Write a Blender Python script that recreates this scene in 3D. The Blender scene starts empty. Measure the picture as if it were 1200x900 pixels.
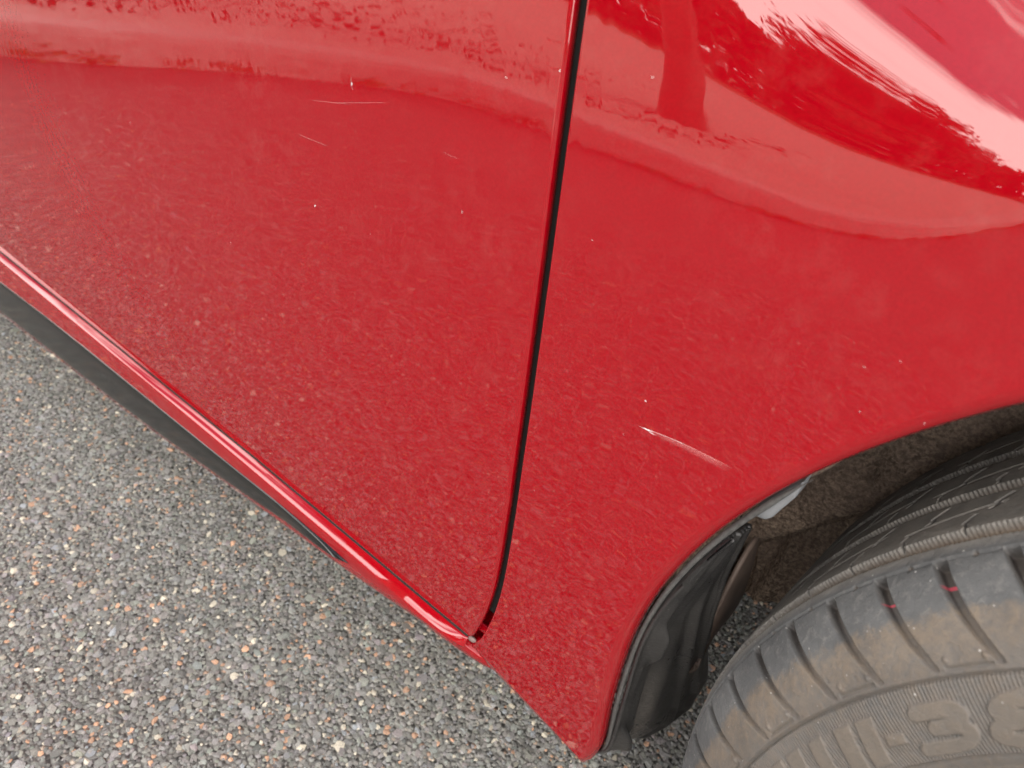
import bpy, bmesh, math, random
import numpy as np
from mathutils import Matrix, Vector
R = math.radians
rng = np.random.default_rng(7)
random.seed(7)
sc = bpy.context.scene
col = sc.collection

# ------------------------------------------------------------------ camera
cam_d = bpy.data.cameras.new('camera')
cam = bpy.data.objects.new('camera', cam_d); col.objects.link(cam)
CF = Vector((-0.4706, 0.6996, -0.5377)); CR = Vector((0.7635, 0.6283, 0.1493)); CU = Vector((-0.4423, 0.3402, 0.8298))
CP = Vector((0.1904, -0.3139, 0.6888))
cam.matrix_world = Matrix(((CR.x, CU.x, -CF.x, CP.x), (CR.y, CU.y, -CF.y, CP.y), (CR.z, CU.z, -CF.z, CP.z), (0, 0, 0, 1)))
cam_d.sensor_fit = 'HORIZONTAL'; cam_d.sensor_width = 36; cam_d.lens = 27.0
cam_d.clip_start = 0.01; cam_d.clip_end = 2000
cam_d.dof.use_dof = True; cam_d.dof.focus_distance = 0.45; cam_d.dof.aperture_fstop = 12
sc.camera = cam

# ------------------------------------------------------------------ sky and sun
CLOUD = 46.0
SUN_EL, SUN_AZ = 50.0, 150.0        # azimuth clockwise from +Y
w = bpy.data.worlds.new('World'); sc.world = w; w.use_nodes = True
nt = w.node_tree; nt.nodes.clear()
sky = nt.nodes.new('ShaderNodeTexSky'); sky.sky_type = 'NISHITA'; sky.sun_disc = False
sky.sun_elevation = R(SUN_EL); sky.sun_rotation = R(SUN_AZ)
sky.air_density = 1.0; sky.dust_density = 4.0; sky.ozone_density = 1.0
bg = nt.nodes.new('ShaderNodeBackground'); bg.inputs[1].default_value = 0.12
out = nt.nodes.new('ShaderNodeOutputWorld')
# broken cloud: a bright bank low all round the horizon, thinning upwards
wn = nt.nodes
wtc = wn.new('ShaderNodeTexCoord')
wsep = wn.new('ShaderNodeSeparateXYZ'); nt.links.new(wtc.outputs['Generated'], wsep.inputs[0])
wmap = wn.new('ShaderNodeMapping'); wmap.inputs['Scale'].default_value = (1, 1, 2.6); nt.links.new(wtc.outputs['Generated'], wmap.inputs[0])
wno = wn.new('ShaderNodeTexNoise'); wno.inputs['Scale'].default_value = 2.3; wno.inputs['Detail'].default_value = 7; wno.inputs['Roughness'].default_value = .6
nt.links.new(wmap.outputs[0], wno.inputs['Vector'])
wb = wn.new('ShaderNodeMapRange'); wb.inputs['From Min'].default_value = .12; wb.inputs['From Max'].default_value = .55; wb.inputs['To Min'].default_value = .34; wb.inputs['To Max'].default_value = .03
nt.links.new(wsep.outputs['Z'], wb.inputs['Value'])
wa = wn.new('ShaderNodeMath'); wa.operation = 'ADD'; nt.links.new(wno.outputs['Fac'], wa.inputs[0]); nt.links.new(wb.outputs[0], wa.inputs[1])
wr = wn.new('ShaderNodeMapRange'); wr.interpolation_type = 'SMOOTHSTEP'; wr.inputs['From Min'].default_value = .56; wr.inputs['From Max'].default_value = .70
nt.links.new(wa.outputs[0], wr.inputs['Value'])
wm = wn.new('ShaderNodeMix'); wm.data_type = 'RGBA'; wm.inputs[7].default_value = (CLOUD, CLOUD * .955, CLOUD * .90, 1)
nt.links.new(wr.outputs[0], wm.inputs[0]); nt.links.new(sky.outputs[0], wm.inputs[6])
nt.links.new(wm.outputs[2], bg.inputs[0]); nt.links.new(bg.outputs[0], out.inputs[0])
sun_d = bpy.data.lights.new('sun', 'SUN'); sun_d.energy = 1.5; sun_d.angle = R(12); sun_d.color = (1, .95, .88)
sun = bpy.data.objects.new('sun', sun_d); col.objects.link(sun)
sd = Vector((math.sin(R(SUN_AZ)) * math.cos(R(SUN_EL)), math.cos(R(SUN_AZ)) * math.cos(R(SUN_EL)), math.sin(R(SUN_EL))))
sun.rotation_euler = sd.to_track_quat('Z', 'Y').to_euler()
sun.location = sd * 20
vs = sc.view_settings
vs.view_transform = 'Standard'; vs.look = 'None'; vs.gamma = 1; vs.use_curve_mapping = False
vs.exposure = 0.42

# ------------------------------------------------------------------ material helpers
def mat(name):
    m = bpy.data.materials.new(name); m.use_nodes = True
    n = m.node_tree.nodes; l = m.node_tree.links
    return m, n, l, n['Principled BSDF']
def node(n, t, **kw):
    o = n.new(t)
    for k, v in kw.items():
        if k.startswith('i_'):
            key = k[2:]
            key = int(key) if key.isdigit() else key.replace('_', ' ')
            o.inputs[key].default_value = v
        else: setattr(o, k, v)
    return o
def noise(n, l, scale, detail=2, rough=.5, vec=None, dim='3D'):
    o = node(n, 'ShaderNodeTexNoise', i_Scale=scale, i_Detail=detail, i_Roughness=rough)
    if vec: l.new(vec, o.inputs['Vector'])
    return o.outputs['Fac']
def ramp(n, l, fac, stops):
    o = n.new('ShaderNodeValToRGB'); e = o.color_ramp.elements
    while len(e) < len(stops): e.new(.5)
    for a, (p, c) in zip(e, stops):
        a.position = p; a.color = (*c, 1) if len(c) == 3 else c
    l.new(fac, o.inputs[0]); return o.outputs['Color']
def mixc(n, l, fac, a, b):
    o = n.new('ShaderNodeMix'); o.data_type = 'RGBA'
    for idx, v in ((0, fac), (6, a), (7, b)):
        if hasattr(v, 'is_output'): l.new(v, o.inputs[idx])
        elif idx == 0: o.inputs[0].default_value = v
        else: o.inputs[idx].default_value = (*v, 1)
    return o.outputs[2]
def math_(n, l, op, a, b=0.0, c=None, clamp=False):
    o = n.new('ShaderNodeMath'); o.operation = op; o.use_clamp = clamp
    for i, v in enumerate((a, b) if c is None else (a, b, c)):
        if hasattr(v, 'is_output'): l.new(v, o.inputs[i])
        else: o.inputs[i].default_value = v
    return o.outputs[0]
def bump(n, l, h, dist, strength=1.0, prev=None):
    o = node(n, 'ShaderNodeBump', i_Strength=strength, i_Distance=dist)
    l.new(h, o.inputs['Height'])
    if prev: l.new(prev, o.inputs['Normal'])
    return o.outputs['Normal']
def attr(n, name):
    return node(n, 'ShaderNodeAttribute', attribute_name=name)
def ss(x, a, b):
    t = np.clip((np.asarray(x, float) - a) / (b - a), 0, 1); return t * t * (3 - 2 * t)

# car paint: deep red base under a clear coat with faint orange peel and road dust
def make_paint():
    m, n, l, b = mat('red_car_paint')
    tc = n.new('ShaderNodeTexCoord').outputs['Object']
    fl = noise(n, l, 900, 2, .6, tc)
    cc = ramp(n, l, fl, [(.3, (.232, .0007, .0048)), (.7, (.268, .0010, .0057))])
    dn = noise(n, l, 55, 5, .7, tc)
    d2 = noise(n, l, 9, 3, .6, tc)
    dust = math_(n, l, 'MULTIPLY', ramp(n, l, dn, [(.5, (0, 0, 0)), (.75, (1, 1, 1))]), ramp(n, l, d2, [(.4, (0, 0, 0)), (.7, (1, 1, 1))]))
    dust = math_(n, l, 'MULTIPLY', dust, .05)
    l.new(mixc(n, l, dust, cc, (.42, .36, .31)), b.inputs['Base Color'])
    b.inputs['Roughness'].default_value = .45
    b.inputs['Specular IOR Level'].default_value = .0
    b.inputs['Coat Weight'].default_value = 1.0
    b.inputs['Coat IOR'].default_value = 1.70
    cr = ramp(n, l, dn, [(.45, (.012,) * 3), (.8, (.05,) * 3)])
    l.new(cr, b.inputs['Coat Roughness'])
    op = noise(n, l, 210, 2, .5, tc); big = noise(n, l, 22, 2, .5, tc)
    wv = node(n, 'ShaderNodeTexWave', wave_type='RINGS', rings_direction='SPHERICAL', i_Scale=34, i_Distortion=5.0, i_Detail=2.0)
    wv.inputs['Detail Scale'].default_value = 1.2
    mp = node(n, 'ShaderNodeMapping'); mp.inputs['Location'].default_value = (.42, 0, -.52); mp.inputs['Scale'].default_value = (1, .2, 1); l.new(tc, mp.inputs[0]); l.new(mp.outputs[0], wv.inputs['Vector'])
    wmask = math_(n, l, 'MULTIPLY', wv.outputs['Fac'], ramp(n, l, noise(n, l, 6, 2, .5, tc), [(.4, (0, 0, 0)), (.62, (1, 1, 1))]))
    nb = bump(n, l, big, .00005); nb = bump(n, l, wmask, .000016, prev=nb); nb = bump(n, l, op, .0000004, prev=nb)
    l.new(nb, b.inputs['Coat Normal'])
    return m
def simple(name, c, rough=.5, metal=0., nscale=None, var=.3, bd=0., spec=.5):
    m, n, l, b = mat(name)
    b.inputs['Roughness'].default_value = rough; b.inputs['Metallic'].default_value = metal
    b.inputs['Specular IOR Level'].default_value = spec
    if nscale:
        tc = n.new('ShaderNodeTexCoord').outputs['Object']
        f = noise(n, l, nscale, 5, .65, tc)
        l.new(ramp(n, l, f, [(.3, tuple(x * (1 - var) for x in c)), (.7, tuple(x * (1 + var) for x in c))]), b.inputs['Base Color'])
        if bd: l.new(bump(n, l, f, bd), b.inputs['Normal'])
    else: b.inputs['Base Color'].default_value = (*c, 1)
    return m
PAINT = make_paint()
GAP_SHADE = simple('black_gap_shade', (.006, .006, .006), .9, nscale=90)  # flat black standing for the shade in gaps and seams
TRIM = simple('black_gloss_trim', (.012, .013, .013), .13, nscale=120, var=.35)
HEM = simple('grey_seam_sealer', (.13, .09, .085), .6, nscale=200)
METAL = simple('alloy_metal', (.55, .55, .56), .35, 1.0, nscale=60, var=.1)
GLASS = simple('dark_window_glass', (.02, .025, .025), .03, nscale=2, var=.2)
UNDER = simple('underbody_black', (.02, .019, .018), .85, nscale=15)

# ------------------------------------------------------------------ mesh helpers
class MB:
    def __init__(s): s.v = []; s.f = []; s.n = 0
    def grid(s, P, flip=False, closed=False):
        P = np.asarray(P, float); a, b = P.shape[:2]; o = s.n
        s.v.append(P.reshape(-1, 3)); s.n += a * b
        i = np.arange(a if closed else a - 1)[:, None]; j = np.arange(b - 1)[None]
        i2 = (i + 1) % a
        q = np.stack([i * b + j, i2 * b + j, i2 * b + j + 1, i * b + j + 1], -1).reshape(-1, 4) + o
        s.f.append(q[:, ::-1] if flip else q); return s
    def poly(s, V, F):
        o = s.n; V = np.asarray(V, float).reshape(-1, 3); s.v.append(V); s.n += len(V)
        for f in F: s.f.append(np.array([f]) + o)
        return s
    def box(s, c, h, rot=None):
        c = np.array(c, float); h = np.array(h, float)
        V = np.array([[x, y, z] for x in (-1, 1) for y in (-1, 1) for z in (-1, 1)], float) * h
        if rot is not None: V = V @ np.array(rot).T
        return s.poly(V + c, [(0, 1, 3, 2), (4, 6, 7, 5), (0, 4, 5, 1), (2, 3, 7, 6), (0, 2, 6, 4), (1, 5, 7, 3)])
    def tube(s, pts, rad, k=10, squash=None):
        pts = np.asarray(pts, float); n = len(pts)
        rad = np.broadcast_to(rad, (n,))
        T = np.gradient(pts, axis=0); T /= np.linalg.norm(T, axis=1)[:, None]
        up = np.array([0, 1., .01]); A = np.cross(T, up); A /= np.linalg.norm(A, axis=1)[:, None]; B = np.cross(T, A)
        th = np.linspace(0, 2 * np.pi, k, endpoint=False)
        P = pts[:, None] + rad[:, None, None] * (np.cos(th)[None, :, None] * A[:, None] + np.sin(th)[None, :, None] * B[:, None])
        P = np.concatenate([P, P[:, :1]], 1)
        s.grid(P)
        for e in (0, -1):
            s.poly(P[e][:-1], [tuple(range(k))])
        return s
    def build(s, name, m, parent=None, smooth=True, loc=None, bevel=0):
        V = np.concatenate(s.v); me = bpy.data.meshes.new(name)
        if loc is not None: V = V - np.array(loc)
        loops = np.concatenate([f.reshape(-1) for f in s.f]); sizes = np.concatenate([np.full(len(f), f.shape[1]) for f in s.f])
        me.vertices.add(len(V)); me.vertices.foreach_set('co', V.reshape(-1).astype(np.float32))
        me.loops.add(len(loops)); me.loops.foreach_set('vertex_index', loops.astype(np.int32))
        me.polygons.add(len(sizes)); me.polygons.foreach_set('loop_start', np.r_[0, np.cumsum(sizes)[:-1]].astype(np.int32))
        me.polygons.foreach_set('use_smooth', np.full(len(sizes), smooth))
        me.update(calc_edges=True); me.validate()
        if m: me.materials.append(m)
        o = bpy.data.objects.new(name, me); col.objects.link(o)
        if loc is not None: o.location = loc
        if bevel:
            md = o.modifiers.new('bevel', 'BEVEL'); md.width = bevel; md.segments = 2; md.limit_method = 'ANGLE'
        if parent:
            o.parent = parent
            if loc is not None: o.location = Vector(loc) - parent.location
        return o
def tag(o, label=None, cat=None, group=None, kind=None):
    for k, v in (('label', label), ('category', cat), ('group', group), ('kind', kind)):
        if v: o[k] = v
    return o
def empty(name, loc, parent=None):
    o = bpy.data.objects.new(name, None); col.objects.link(o); o.empty_display_size = .1
    o.location = Vector(loc) - (parent.location if parent else Vector((0, 0, 0))); o.parent = parent
    return o
def fattr(o, name, data):
    a = o.data.attributes.new(name, 'FLOAT', 'POINT'); a.data.foreach_set('value', np.asarray(data, np.float32))
def cattr(o, name, data):
    a = o.data.attributes.new(name, 'FLOAT_COLOR', 'POINT'); a.data.foreach_set('color', np.asarray(data, np.float32).reshape(-1))

# ------------------------------------------------------------------ body side surface  y = S(x, z)   (car faces +X, its side looks to -Y)
XT = np.linspace(-4, 2, 3001)
def _sm(xs, vs_, sig=.03):
    v = np.interp(XT, xs, vs_); k = np.arange(-100, 101) * .002; g = np.exp(-(k / sig) ** 2 / 2); g /= g.sum()
    return np.convolve(np.pad(v, 100, 'edge'), g, 'valid')
KX = [-.05, .06, .12, .17]
TA = _sm(KX, [.08, .22, .36, .32]); TZ = _sm(KX, [.668, .663, .650, .637]); TW = _sm(KX, [.076, .034, .024, .0055], .02)
XW, ZW, RA = .4716, .31, .374
XW2 = XW - 2.50
def S(x, z):
    x = np.asarray(x, float); z = np.asarray(z, float)
    A = np.interp(x, XT, TA); zc = np.interp(x, XT, TZ); wd = np.interp(x, XT, TW)
    s = (z - .25) / .4
    y = -.05 * s + .02 * s * s + A * wd * np.logaddexp(0, (z - zc) / wd)
    r = np.hypot(x - XW, z - ZW); y = y - .005 * np.exp(-np.maximum(r - RA, -.02) / .07)
    r = np.hypot(x - XW2, z - ZW); y = y - .005 * np.exp(-np.maximum(r - RA, -.02) / .07)
    return y + .05 * np.maximum(-x - 1.5, 0) ** 2 + .10 * np.maximum(x - .45, 0) ** 2
def SN(x, z):
    e = 5e-4
    sx = (S(x + e, z) - S(x - e, z)) / (2 * e); sz = (S(x, z + e) - S(x, z - e)) / (2 * e)
    n = np.stack([sx, -np.ones_like(sx), sz], -1); return n / np.linalg.norm(n, axis=-1)[..., None]
def SP(x, z, off=0.):
    x = np.asarray(x, float); z = np.asarray(z, float)
    return np.stack([x, S(x, z), z], -1) + off * SN(x, z)
def hem(mb, x, z, rad, depth, side):
    """rolled panel edge along the open path (x, z); side=+1/-1 picks which way is outward"""
    P = SP(x, z); N = SN(x, z)
    T = np.gradient(P, axis=0)
    seg = np.diff(P, axis=0); seg /= np.linalg.norm(seg, axis=1)[:, None] + 1e-12
    T = np.concatenate([seg[:1], seg[:-1] + seg[1:], seg[-1:]]); T /= np.linalg.norm(T, axis=1)[:, None] + 1e-12
    cosh = np.concatenate([[1], np.clip((1 + (seg[:-1] * seg[1:]).sum(1)) / 2, .3, 1) ** .5, [1]])
    E = side * np.cross(T, N); E /= np.linalg.norm(E, axis=1)[:, None]; E = E / cosh[:, None]
    rad = np.broadcast_to(rad, (len(x),))[:, None]; depth = np.broadcast_to(depth, (len(x),))[:, None]
    rings = [P]
    for ph in np.radians([15, 30, 45, 60, 75, 90]):
        rings.append(P + E * rad * math.sin(ph) - N * rad * (1 - math.cos(ph)))
    rings.append(rings[-1] - N * depth); rings.append(rings[-1] - N * .002 - E * np.minimum(rad, .004) * 2)
    mb.grid(np.stack(rings, 1), flip=side > 0)

# gap between front door and wing (centre line), bottom seam of the doors
GZ = np.array([.19, .2057, .2205, .2477, .2639, .2917, .3254, .3744, .4527, .4972, .5447, .5855, .62, .6546, .75, .93])
GX = np.array([-.024, -.0195, -.0145, -.0068, -.0032, .0012, .0036, .0050, .0050, .0042, .0026, .0006, -.0016, -.0042, -.012, -.028])
_gz = np.linspace(.19, .93, 741); _gx = np.interp(_gz, GZ, GX); _k = np.exp(-(np.arange(-40, 41) / 10.) ** 2 / 2); _k /= _k.sum()
_gx = np.convolve(np.pad(_gx, 40, mode='reflect', reflect_type='odd'), _k, 'valid')
gap = lambda z: np.interp(z, _gz, _gx)
def zs(x): return np.interp(x, [-3, -.8, -.28, -.16, -.06, 0], [.236, .2285, .2258, .2225, .2195, .2190])
GW = .0029      # half width of the shut line

car = empty('car', (0, 0, 0))
tag(car, 'red car with a black sill strip and a scratch near its front wheel', 'car')
side_parts = []

# ---- front door
def door(name, x0, front, nx=170, nz=150):
    hr = .0024
    zt = .93
    v = np.linspace(0, 1, nz); z0 = zs(np.array(0.0)) if front else 0
    u = np.linspace(0, 1, nx) if not front else 1 - np.linspace(1, 0, nx) ** 1.5
    U, V = np.meshgrid(u, v, indexing='ij')
    Z = zs(0.) + (zt - zs(0.)) * V
    xr = (gap(Z) - GW - hr) if front else np.full_like(Z, -1.06 - hr + .003)
    X = x0 + (xr - x0) * U
    zb = zs(X) + .0009
    Z = zb + (zt - zb) * V
    X = x0 + (((gap(Z) - GW - hr) if front else xr) - x0) * U
    mb = MB(); mb.grid(SP(X, Z), flip=True)
    # path: top of rear edge down, along the bottom to the front corner, up the front edge
    px = np.concatenate([X[0, ::-1], X[1:, 0], X[-1, 1:]]); pz = np.concatenate([Z[0, ::-1], Z[1:, 0], Z[-1, 1:]])
    rad = np.concatenate([np.full(X.shape[1], hr), np.full(X.shape[0] - 1, .0009), np.full(X.shape[1] - 1, hr)])
    hem(mb, px, pz, rad, .003, 1)
    o = mb.build(name, PAINT, car); side_parts.append(o); return o
front_door = door('front_door', -1.05, True)
rear_door = door('rear_door', -1.66, False, 60, 60)

# ---- wings with a wheel arch: grid between the arch and the panel outline
def arch_r(th):   # th in degrees, 180 = level and behind the wheel
    return RA + .011 * np.maximum((th - 178) / 17, 0) ** 2 + .008 * np.maximum((th - 191.5) / 6.5, 0) ** 3
def wing(name, xc, lo, hi, front, nt_=420, ns=96):
    thb, the = 198.0, -16.
    th = np.linspace(thb, the, nt_)
    ri = arch_r(th) + .0065
    if not front: ri = RA + .0065 + np.zeros_like(th)
    ix = xc + ri * np.cos(np.radians(th)); iz = ZW + ri * np.sin(np.radians(th))
    zt, zbm = .93, .2110
    # outline: rear edge up, top edge forward, front edge down
    c1 = math.degrees(math.atan2(zt - ZW, lo(zt) - xc)); c2 = math.degrees(math.atan2(zt - ZW, hi(zt) - xc))
    ox = np.empty_like(th); oz = np.empty_like(th)
    a = th >= c1; t = (thb - th[a]) / (thb - c1); oz[a] = zbm + (zt - zbm) * t; ox[a] = lo(oz[a])
    b = (th < c1) & (th > c2); t = (c1 - th[b]) / (c1 - c2); ox[b] = lo(zt) + (hi(zt) - lo(zt)) * t; oz[b] = zt
    c = th <= c2; t = (c2 - th[c]) / (c2 - the); oz[c] = zt + (zbm - zt) * t; ox[c] = hi(oz[c])
    s = np.linspace(0, 1, ns)
    X = ox[:, None] + (ix - ox)[:, None] * s; Z = oz[:, None] + (iz - oz)[:, None] * s
    mb = MB(); mb.grid(SP(X, Z), flip=False)
    px = np.concatenate([X[a][::-1, 0], X[0, 1:], X[1:, -1]]); pz = np.concatenate([Z[a][::-1, 0], Z[0, 1:], Z[1:, -1]])
    na = a.sum()
    rad = np.concatenate([np.full(na, .0016), np.linspace(.022, .0075, ns - 1), np.full(nt_ - 1, .0065)])
    k = np.hanning(9); k /= k.sum(); rad = np.convolve(np.pad(rad, 4, 'edge'), k, 'valid')
    dep = np.concatenate([np.full(na, .004), np.full(ns - 1, .006), np.full(nt_ - 1, .006)])
    hem(mb, px, pz, rad, dep, 1)
    o = mb.build(name, PAINT, car); side_parts.append(o); return o
wing_o = wing('front_wing', XW, lambda z: gap(z) + GW + .0016, lambda z: .93 + 0 * z, True)
rear_wing = wing('rear_wing', XW2, lambda z: -2.72 + 0 * z, lambda z: -1.663 + 0 * z, False, 200, 30)

# ---- shut-line channel behind the gap, painted jamb, black strip for the gap's shade
z = np.linspace(.255, .93, 60); mb = MB()
gx = gap(z)
mb.grid(np.stack([np.stack([gx - .016, S(gx, z) + .012, z], -1), np.stack([gx - .004, S(gx, z) + .0085, z], -1), np.stack([gx + .004, S(gx, z) + .0085, z], -1), np.stack([gx + .016, S(gx, z) + .012, z], -1)], 1))
side_parts.append(mb.build('gap_shade_strip', GAP_SHADE, car))  # black strip set close behind the gap to give its deep shade
z = np.linspace(.17, .262, 20); gx = gap(np.maximum(z, .19)); mb = MB()
yy = .028 + .006 * ss(z, .20, .25)
mb.grid(np.stack([np.stack([gx - .09, yy + .004, z], -1), np.stack([gx - .03, yy + .002, z], -1), np.stack([gx + .006, yy, z], -1), np.stack([gx + .03, yy + .004, z], -1)], 1))
side_parts.append(mb.build('door_jamb', PAINT, car))
mb = MB(); t = np.linspace(0, 1, 8)
mb.tube(np.stack([-.022 + .03 * t, .012 - .002 * t, .2265 + .0035 * t], -1), .0035, 10)
side_parts.append(mb.build('jamb_glint_tube', PAINT, car))  # added red tube that makes the glint on the jamb edge

# ---- lower body moulding along the door bottom
XB = np.array([-2.6, -1.66, -1.05, -.82, -.66, -.53, -.42, -.30, -.20, -.15, -.10, -.055, -.03, -.015])
ZB = np.array([.118, .118, .122, .130, .140, .149, .160, .174, .184, .189, .196, .2035, .209, .2125])
_xx = np.linspace(-2.7, 0, 1351); _zb = np.interp(_xx, XB, ZB); _k = np.exp(-(np.arange(-60, 61) / 14.) ** 2 / 2); _k /= _k.sum()
_zb = np.convolve(np.pad(_zb, 60, mode='reflect', reflect_type='odd'), _k, 'valid')
zbf = lambda x: np.interp(x, _xx, _zb)
def mould_section(x):
    tip = np.sqrt(np.clip(1 - (max(x + .0615, 0) / .04) ** 2, 0, 1))         # rounded front end
    zt = zs(x) - .0012; zb = zbf(x) - .0065; zb = zt - .0055 - (zt - .0055 - zb) * (.30 + .70 * tip)
    y0 = S(x, zs(x)); P = .0072 * (.35 + .65 * tip)
    e_ = float(np.interp(x, [-.8, -.45, -.30, -.15, -.02], [.62, .95, 1.2, 1.5, 1.6]))
    p = [(y0 + .012, zt - .001), (y0 + .0012, zt), (y0 + .0006, zt - .0002), (y0 - P * .30, zt - .0016 * e_), (y0 - P * .60, zt - .0031 * e_), (y0 - P * .91, zt - .0046 * e_), (y0 - P * .968, zt - .0051 * e_), (y0 - P * .992, zt - .0051 * e_ - .0007), (y0 - P, zt - .0051 * e_ - .0017)]
    zf0 = zt - .0051 * e_ - .0017
    for f in (.15, .35, .55, .75, .9): p.append((y0 - P + .0035 * f * f, zf0 + (zb + .004 - zf0) * f))
    yb = y0 - P + .0035
    p += [(yb + .0012, zb + .0025), (yb + .004, zb + .0008), (yb + .010, zb), (yb + .03, zb + .004), (yb + .05, zb + .03)]
    return [(x, a, b) for a, b in p]
xs = np.concatenate([np.linspace(-1.66, -1.05, 20)[:-1], np.linspace(-1.05, -.08, 160), np.linspace(-.08, -.0215, 40)[1:]])
mb = MB(); G = np.array([mould_section(x) for x in xs]); mb.grid(G, flip=True)
# close the rounded tip
mb.poly(G[-1], [tuple(range(G.shape[1]))])
moulding = mb.build('sill_moulding', PAINT, car); side_parts.append(moulding)
# black insert let into the moulding, tapering to a point
BT = lambda x: np.interp(x, [-1.66, -.80, -.67, -.57, -.46, -.36, -.25, -.21, -.18, -.16, -.148], [.188, .1890, .1955, .1985, .200, .2018, .2050, .2052, .2045, .2027, .2013]) 
BB = lambda x: np.interp(x, [-1.66, -1.05, -.82, -.66, -.53, -.42, -.30, -.246, -.2065, -.18, -.16, -.148], [.119, .122, .1305, .1400, .1490, .1600, .1755, .1840, .1895, .1945, .1990, .2010])
xs = np.concatenate([np.linspace(-1.66, -.8, 30)[:-1], np.linspace(-.8, -.148, 130)])
rows = []
for x in xs:
    zt = float(BT(x)); zb = float(BB(x))
    y0 = float(S(x, zs(x))); zf0 = float(zs(x) - .0080); zlo = float(zbf(x)) - .0025; P = .0072
    face = lambda z: y0 - P + .0035 * np.clip((zf0 - z) / (zf0 - zlo), 0, 1.15) ** 2
    hgt = min(1., (zt - zb) / .004)
    hgt *= 1 + 1.6 * float(ss(x, -.24, -.165))
    sec = [(x, face(zt) + .001, zt)]
    bv = 1 + 3.6 * float(ss(x, -.23, -.16))
    for f, o in ((.02 * bv, .0004), (.06 * bv, .0012), (.12 * bv, .0016), (max(.3, .13 * bv), .0017), (.7, .0016), (.88, .0014), (.95, .0008), (1, -.001)):
        zz = zt + (zb - zt) * f; sec.append((x, face(zz) - o * hgt, zz))
    rows.append(sec)
mb = MB(); mb.grid(np.array(rows), flip=True)
ins = mb.build('black_sill_insert', TRIM, car); ins['label'] = 'black plastic strip tapering to a point along the sill'; side_parts.append(ins)
# grey seam sealer peeping out under the door hem, with a blob at the corner
mb = MB(); x = np.linspace(-.9, -.022, 200)
mb.tube(np.stack([x, S(x, zs(x)) + .0006, zs(x) + .0003], -1), .0006, 6)
t = np.linspace(0, 1, 9); bx = -.0215 + .0075 * t
mb.tube(np.stack([bx, S(bx, .2195) + .0005, .2178 + .001 * t], -1), .0022 * np.sqrt(np.clip(1 - (2 * t - 1) ** 2, .02, 1)), 8)
side_parts.append(mb.build('seam_sealer', HEM, car))
mb = MB(); mb.tube(np.stack([x, S(x, zs(x)) - .0002, zs(x) - .0009], -1), .0007, 6)
side_parts.append(mb.build('seam_shade_line', GAP_SHADE, car))  # black line laid in for the shade of the seam under the door
# ---- sill panel behind the moulding
xs = np.concatenate([np.linspace(-1.7, -.2, 40)[:-1], np.linspace(-.2, .018, 60)])
rows = []
for x in xs:
    zb = np.interp(x, [-1.7, -.3, -.16, -.104, -.053, -.0127, .004, .02], [.12, .178, .182, .1755, .1805, .1855, .188, .192])
    y0 = np.interp(x, [-.2, -.11, -.05, -.02, -.005, .018], [.012, .006, .0035, .0035, .0055, .013])
    zt = np.interp(x, [-.12, -.05, -.03, -.012, .05], [.222, .212, .2085, .2065, .206])
    sec = [(x, y0 + .02, zt + .0005), (x, y0 + .004, zt), (x, y0 + .001, zt - .001), (x, y0, zt - .003)]
    for ph in np.radians([0, 15, 30, 45, 60, 75, 90]):
        rr = min(.018, (zt - zb) * .8); sec.append((x, y0 + rr * (1 - math.cos(ph)) * 1.1, zb + rr - rr * math.sin(ph)))
    sec.append((x, y0 + .06, zb - .001)); rows.append(sec)
mb = MB(); mb.grid(np.array(rows), flip=True)
side_parts.append(mb.build('sill', PAINT, car))

# ---- inner wheel arch: grey edge trim, clip, dirty felt liner, black deflector
th = np.radians(np.linspace(197, 149.5, 90)); rr = arch_r(np.degrees(th)) - .0022
ax_, az_ = XW + rr * np.cos(th), ZW + rr * np.sin(th)
taper = np.clip((np.degrees(th) - 149.5) / 4, .12, 1)
mb = MB(); mb.tube(np.stack([ax_ + .001, S(ax_, az_) + .0105, az_ - .001], -1), .0017 * taper, 8)
TRIMG = simple('grey_edge_trim', (.075, .075, .074), .55, nscale=300, var=.35)
side_parts.append(mb.build('arch_edge_trim', TRIMG, car))
CLIP = simple('pale_grey_clip_plastic', (.17, .178, .19), .4, nscale=150, var=.15)
th = np.radians(np.linspace(155.4, 150.4, 24)); u = np.linspace(0, 1, 24)
prof = np.interp(u, [0, .08, .2, .75, 1], [.0025, .0062, .0068, .0042, .0003])
rows = []
for q, h_ in zip(th, prof):
    ro = RA - .003; ri = ro - h_; c, s_ = math.cos(q), math.sin(q)
    y0 = float(S(XW + ro * c, ZW + ro * s_)) + .0125
    sec = []
    for r_, yo in ((ro, .012), (ro, 0), (ri + .0008, -.0012), (ri, 0.0003), (ri, .012)):
        sec.append((XW + r_ * c, y0 + yo, ZW + r_ * s_))
    rows.append(sec)
mb = MB(); mb.grid(np.array(rows)); mb.poly(rows[0], [(0, 1, 2, 3, 4)]); mb.poly(rows[-1], [(4, 3, 2, 1, 0)])
cl = mb.build('arch_clip', CLIP, car); cl['label'] = 'pale grey plastic clip under the wheel arch edge'; side_parts.append(cl)

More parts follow.
